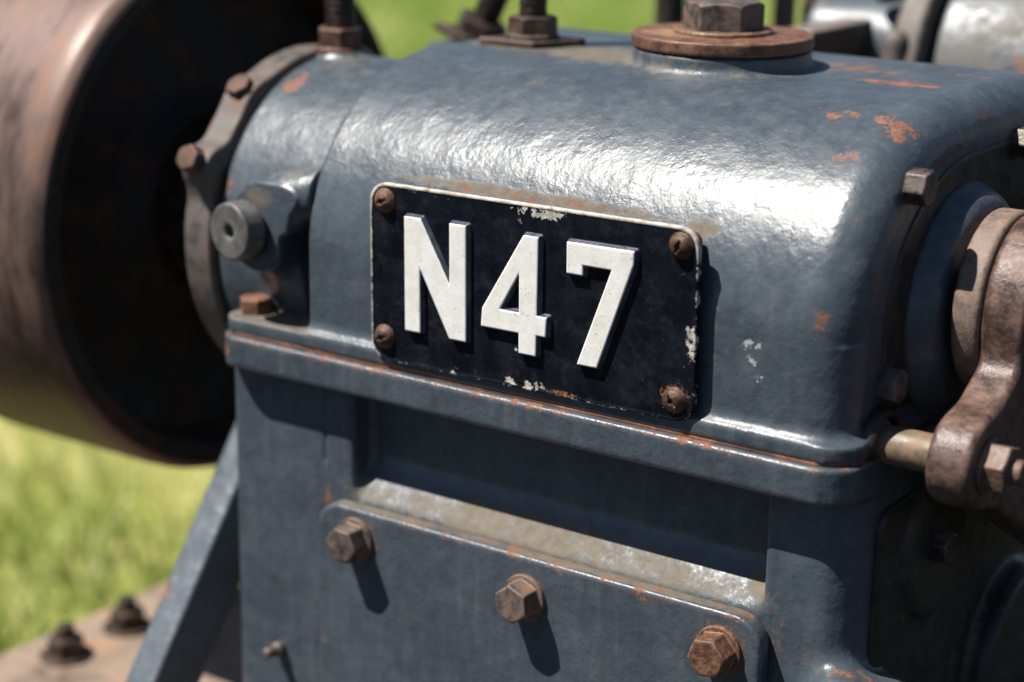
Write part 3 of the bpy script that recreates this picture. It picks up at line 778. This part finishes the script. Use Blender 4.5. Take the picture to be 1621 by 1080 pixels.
# --- inspection cover with its bolts
insp = bpy.data.objects.new("inspection_cover", None); COL.objects.link(insp); insp.parent = engine
insp.location = (Vector((-1, -4, -190)) - ORG) * MM
S = SDF((-118, -3, -74), (118, 12, 82), 1.0)
q0, q1 = np.abs(S.X) - (114 - 13), np.abs(S.Z + 60) - (139.5 - 13)
d2 = np.sqrt(np.maximum(q0, 0) ** 2 + np.maximum(q1, 0) ** 2) + np.minimum(np.maximum(q0, q1), 0) - 13
f = rmax(d2, np.abs(S.Y - 4.4) - 4.4, 1.5)
f = np.maximum(f, -72 - S.Z)
def insp_at(p):
    n = vnoise(p, 15, 3)
    rust = blobs(p, [(60, 0, 77, 18, 4, 3, .45), (98, 2, 72, 12, 6, 6, .5), (20, 0, 78, 6, 4, 3, .45), (-112, 0, 20, 2, 4, 60, .30), (-20, 0, 30, 4, 4, 12, .28), (-60, 0, 34, 5, 4, 6, .38)])
    for bx, bz in ((-91, 65.4), (2, 61.6), (96, 63.5)):
        rr = np.hypot(p[:, 0] - bx, p[:, 2] - bz)
        rust = np.maximum(rust, .50 * np.clip(1.5 - np.abs(rr - 10) / 2.4, 0, 1) * (.3 + vnoise(p, 9, 21)))
        rust = np.maximum(rust, .36 * np.clip(1 - np.abs(p[:, 0] - bx) / 6, 0, 1) * np.clip(1 - (bz - p[:, 2]) / 55, 0, 1) * (p[:, 2] < bz) * (.4 + vnoise(p, 8, 22)))
    dust = 1.0 * np.clip((p[:, 2] - 76.5) / 3, 0, 1) * np.clip((p[:, 1] - .5) / 2, 0, 1) * (.6 + .6 * n)
    rust = np.maximum(rust, .46 * np.clip(1.3 - np.abs(p[:, 2] - 78.5) / 2.2, 0, 1) * (.3 + 1.0 * vnoise(p, 20, 18)))
    edge = .55 * np.clip(1 - np.abs(p[:, 2] - 78.5) / 2.0, 0, 1) * np.clip(1 - p[:, 1] / 2, 0, 1)
    return dict(rust=rust, dust=dust, edge=edge)
link("cover_plate", sdf_mesh("cover_plate", S, f, PAINT, attrs=insp_at, edge_gain=.8), insp)
bm = bolt_mesh("cover_bolt", 7.5, 9.6, 10.2, 1.8)
for x, z, sp in ((-92.0, -124.6, 25), (1.0, -128.4, 8), (95.0, -126.5, 40)):
    b = link("bolt", bm, insp, (x + 1, -.2, z + 190), aim((0, -1, 0), sp))
    if x > 50:                                            # the third head has rusted more than its neighbours
        b.material_slots[0].link = 'OBJECT'; b.material_slots[0].material = SCREW; b["label"] = "rusty orange bolt head"

# --- bolts on the flange ear and on the end face
ear = bolt_mesh("ear_bolt", 6.8, 7.4, 0, material=RUST)
part("flange_bolt", ear, loc=(-163, 10.5, -33.8), quat=Quaternion((0, 0, 1), math.radians(18)))
eb = bolt_mesh("end_bolt", 6.3, 6.8, 0)
for (y, z), x, sp in (((46, 59), 142.2, 40), ((152, 61), 142.2, 30), ((32, -16), 142.2, 0), ((72, -93), 151.8, 5)):
    part("end_bolt", eb, loc=(x, y, z), quat=aim((1, 0, 0), sp))
# small pin low on the left pier
T = SDF((-6, -6, -2), (6, 6, 14), .5)
part("grease_nipple", sdf_mesh("grease_nipple", T, smin(T.cyl('z', (0, 0), 2.6, -1, 11, 1.6), T.cyl('z', (0, 0), 3.6, -1, 4, .8), .8), BOLT), loc=(-147, 5, -197), quat=aim((0, -1, .1)))

# --- bell crank on the right with pin, nut and washer
crank = bpy.data.objects.new("bell_crank", None); COL.objects.link(crank); crank.parent = engine
crank.location = (Vector((169, 0, 0)) - ORG) * MM
S = SDF((-4, 4, -130), (24, 178, 52), .9)
P0, P1, P2 = (27, -38), (91, 8), (150, -104)
d2 = np.sqrt((S.Y - P0[0]) ** 2 + (S.Z - P0[1]) ** 2) - 17.5
d2 = smin(d2, np.sqrt((S.Y - P1[0]) ** 2 + (S.Z - P1[1]) ** 2) - 37, 6)
d2 = smin(d2, cap2d(S.Y, S.Z, (42, -36), (84, -12), 18), 9)
d2 = smin(d2, cap2d(S.Y, S.Z, (36, -41), P2, 14), 8)
d2 = smin(d2, cap2d(S.Y, S.Z, P1, P2, 20), 8)
f = rmax(d2, np.abs(S.X - 9) - 9, 3.2)
link("arm", sdf_mesh("arm", S, f, ARM, edge_gain=.5), crank)
S = SDF((-16, 49, -34), (2, 134, 50), .9)
f = S.cyl('x', (91, 8), 37, -12, -.6, 2)
link("collar", sdf_mesh("collar", S, f, COLLAR, edge_gain=.4), crank)
S = SDF((0, 54, -30), (90, 128, 46), 1.2)
f = smin(S.cyl('x', (91, 8), 24, 10, 34, 2), S.cyl('x', (91, 8), 15, 10, 80, 2), 3)
link("shaft_end", sdf_mesh("shaft_end", S, f, RUST_DARK, edge_gain=.4), crank)
T = SDF((-11, -11, -40), (11, 11, 4), .5)
f = np.minimum(T.cyl('z', (0, 0), 7.6, -34, 2, .8), T.cyl('z', (0, 0), 9.6, -38, -24, 1))
link("pin", sdf_mesh("pin", T, f, BRASS, edge_gain=.3), crank, (0, 27, -38), aim((1, 0, 0)))
link("nut", bolt_mesh("pin_nut", 8.6, 8.5, 11.0, 1.6, material=ARM, stud=(4.8, 4.5)), crank, (18, 27, -38), aim((1, 0, 0), 14))

# --- leg under the flywheel bearing
def leg():
    S = SDF((-222, -130, -290), (-188, 90, -80), 1.5)
    # front face runs from (y 31, z -130) to (y -33, z -217)
    nx, nz = -.806, .593
    d = (S.Y - 31) * nx + (S.Z + 130) * nz
    f = rmax(d, -d - 33, 2); f = rmax(f, np.abs(S.X + 205) - 9.3, 2.2)
    f = np.maximum(f, np.maximum(-278 - S.Z, S.Z + 92))
    part("support_leg", sdf_mesh("support_leg", S, f, PAINT_LIGHT, attrs=lambda p: dict(rust=blobs(p, [(-213, -6, -181, 7, 9, 9, .58), (-200, -28, -212, 5, 9, 9, .3)]), dust=.1 * vnoise(p, 15, 3)), edge_gain=.6))
leg()

# ------------------------------------------------------------------ bed plate under the engine
bed = thing("bed_plate", "broad rusted steel bed plate with anchor bolts under the engine", "base plate", (-100, 120, -430))
S = SDF((-410, -70, -440), (190, 205, -268), 3.0)
f = S.box((-396, -60, -436), (170, 195, -281), 6)
f = smin(f, S.box((-374, -50, -300), (-338, 190, -279), 3), 6)
BO = Vector((-100, 120, -430))
link("slab", sdf_mesh("slab", S, f, BASE, wear=False), bed, -BO)
ab = bolt_mesh("anchor_bolt", 9, 10, 15, 3, material=RUST_DARK, stud=(5.5, 7))
for x, y in ((-356, 55), (-356, 103), (-356, 151)):
    link("anchor_bolt", ab, bed, Vector((x, y, -279.5)) - BO)

# ------------------------------------------------------------------ machine standing behind
rear = thing("rear_machine", "blurred grey cylinder machine with black flange standing behind the engine", "engine", (80, 420, -275))
RO = Vector((80, 420, -275))
def rpart(name, me): return link(name, me, rear, -RO)
S = SDF((10, 320, -40), (290, 500, 140), 2.5)
rpart("barrel", sdf_mesh("barrel", S, smin(S.cyl('x', (410, 42), 74, 18, 280, 4), S.cyl('x', (410, 42), 80, 250, 275, 3), 3), PAINT, edge_gain=.4,
      attrs=lambda p: dict(rust=blobs(p, [(70, 345, 62, 22, 14, 12, .55), (120, 342, 70, 18, 14, 12, .5)]), dust=.35 + .5 * vnoise(p, 20, 2))))
S = SDF((-14, 315, -55), (24, 505, 140), 2.0)
rpart("flange_ring", sdf_mesh("flange_ring", S, S.cyl('x', (410, 42), 86, 0, 17, 3), PALE, wear=False))
S = SDF((-130, 320, -280), (10, 420, 140), 2.2)
f = smin(S.box((-72, 352, -275), (-12, 410, 58), 10), S.cyl('x', (375, 66), 26, -62, -6, 4), 10)
rpart("gear_case", sdf_mesh("gear_case", S, f, PAINT_LIGHT, edge_gain=.4, attrs=lambda p: dict(rust=.45 * vnoise(p, 25, 2))))
S = SDF((-48, 276, 40), (-14, 380, 100), 1.3)
f = S.box((-40, 283, 60), (-21, 372, 82), 1.5)
rpart("link_bar", sdf_mesh("link_bar", S, f, OILY_SHADED, wear=False, attrs=lambda p: dict(edge=np.clip((p[:, 2] - 80) / 1.5, 0, 1))))  # edge mask paints the sunlit top paler; dark sides carry the shade
for nm, (px, py, top, r) in (("pipe", (-112, 425, 150, 7)), ("pipe", (-98, 430, 150, 4.5)), ("grab_post", (4, 330, 81, 7)), ("rail_post", (-22, 268, 74, 6))):
    S = SDF((px - r - 4, py - r - 4, -60), (px + r + 4, py + r + 4, top + 6), 1.5)
    rpart(nm, sdf_mesh(nm, S, S.cap((px, py, -50), (px, py, top - r), r), PALE, wear=False))
S = SDF((-40, 335, 60), (30, 400, 140), 2.0)
f = smin(S.cap((-14, 352, 98), (10, 358, 104), 7), S.cap((8, 358, 104), (10, 380, 70), 6), 4)
rpart("elbow_pipe", sdf_mesh("elbow_pipe", S, f, RUST, wear=False))
S = SDF((-190, 330, -280), (-120, 420, 150), 2.5)
f = smin(S.cyl('z', (-160, 372), 9, -270, 140, 2), S.cyl('z', (-160, 372), 16, -276, -250, 2), 4)
rpart("post", sdf_mesh("post", S, f, WEB, wear=False))
S = SDF((-160, 340, -280), (-90, 420, 150), 2.5)
rpart("column", sdf_mesh("column", S, S.cyl('z', (-128, 384), 17, -275, 140, 3), PAINT_LIGHT, edge_gain=.3))
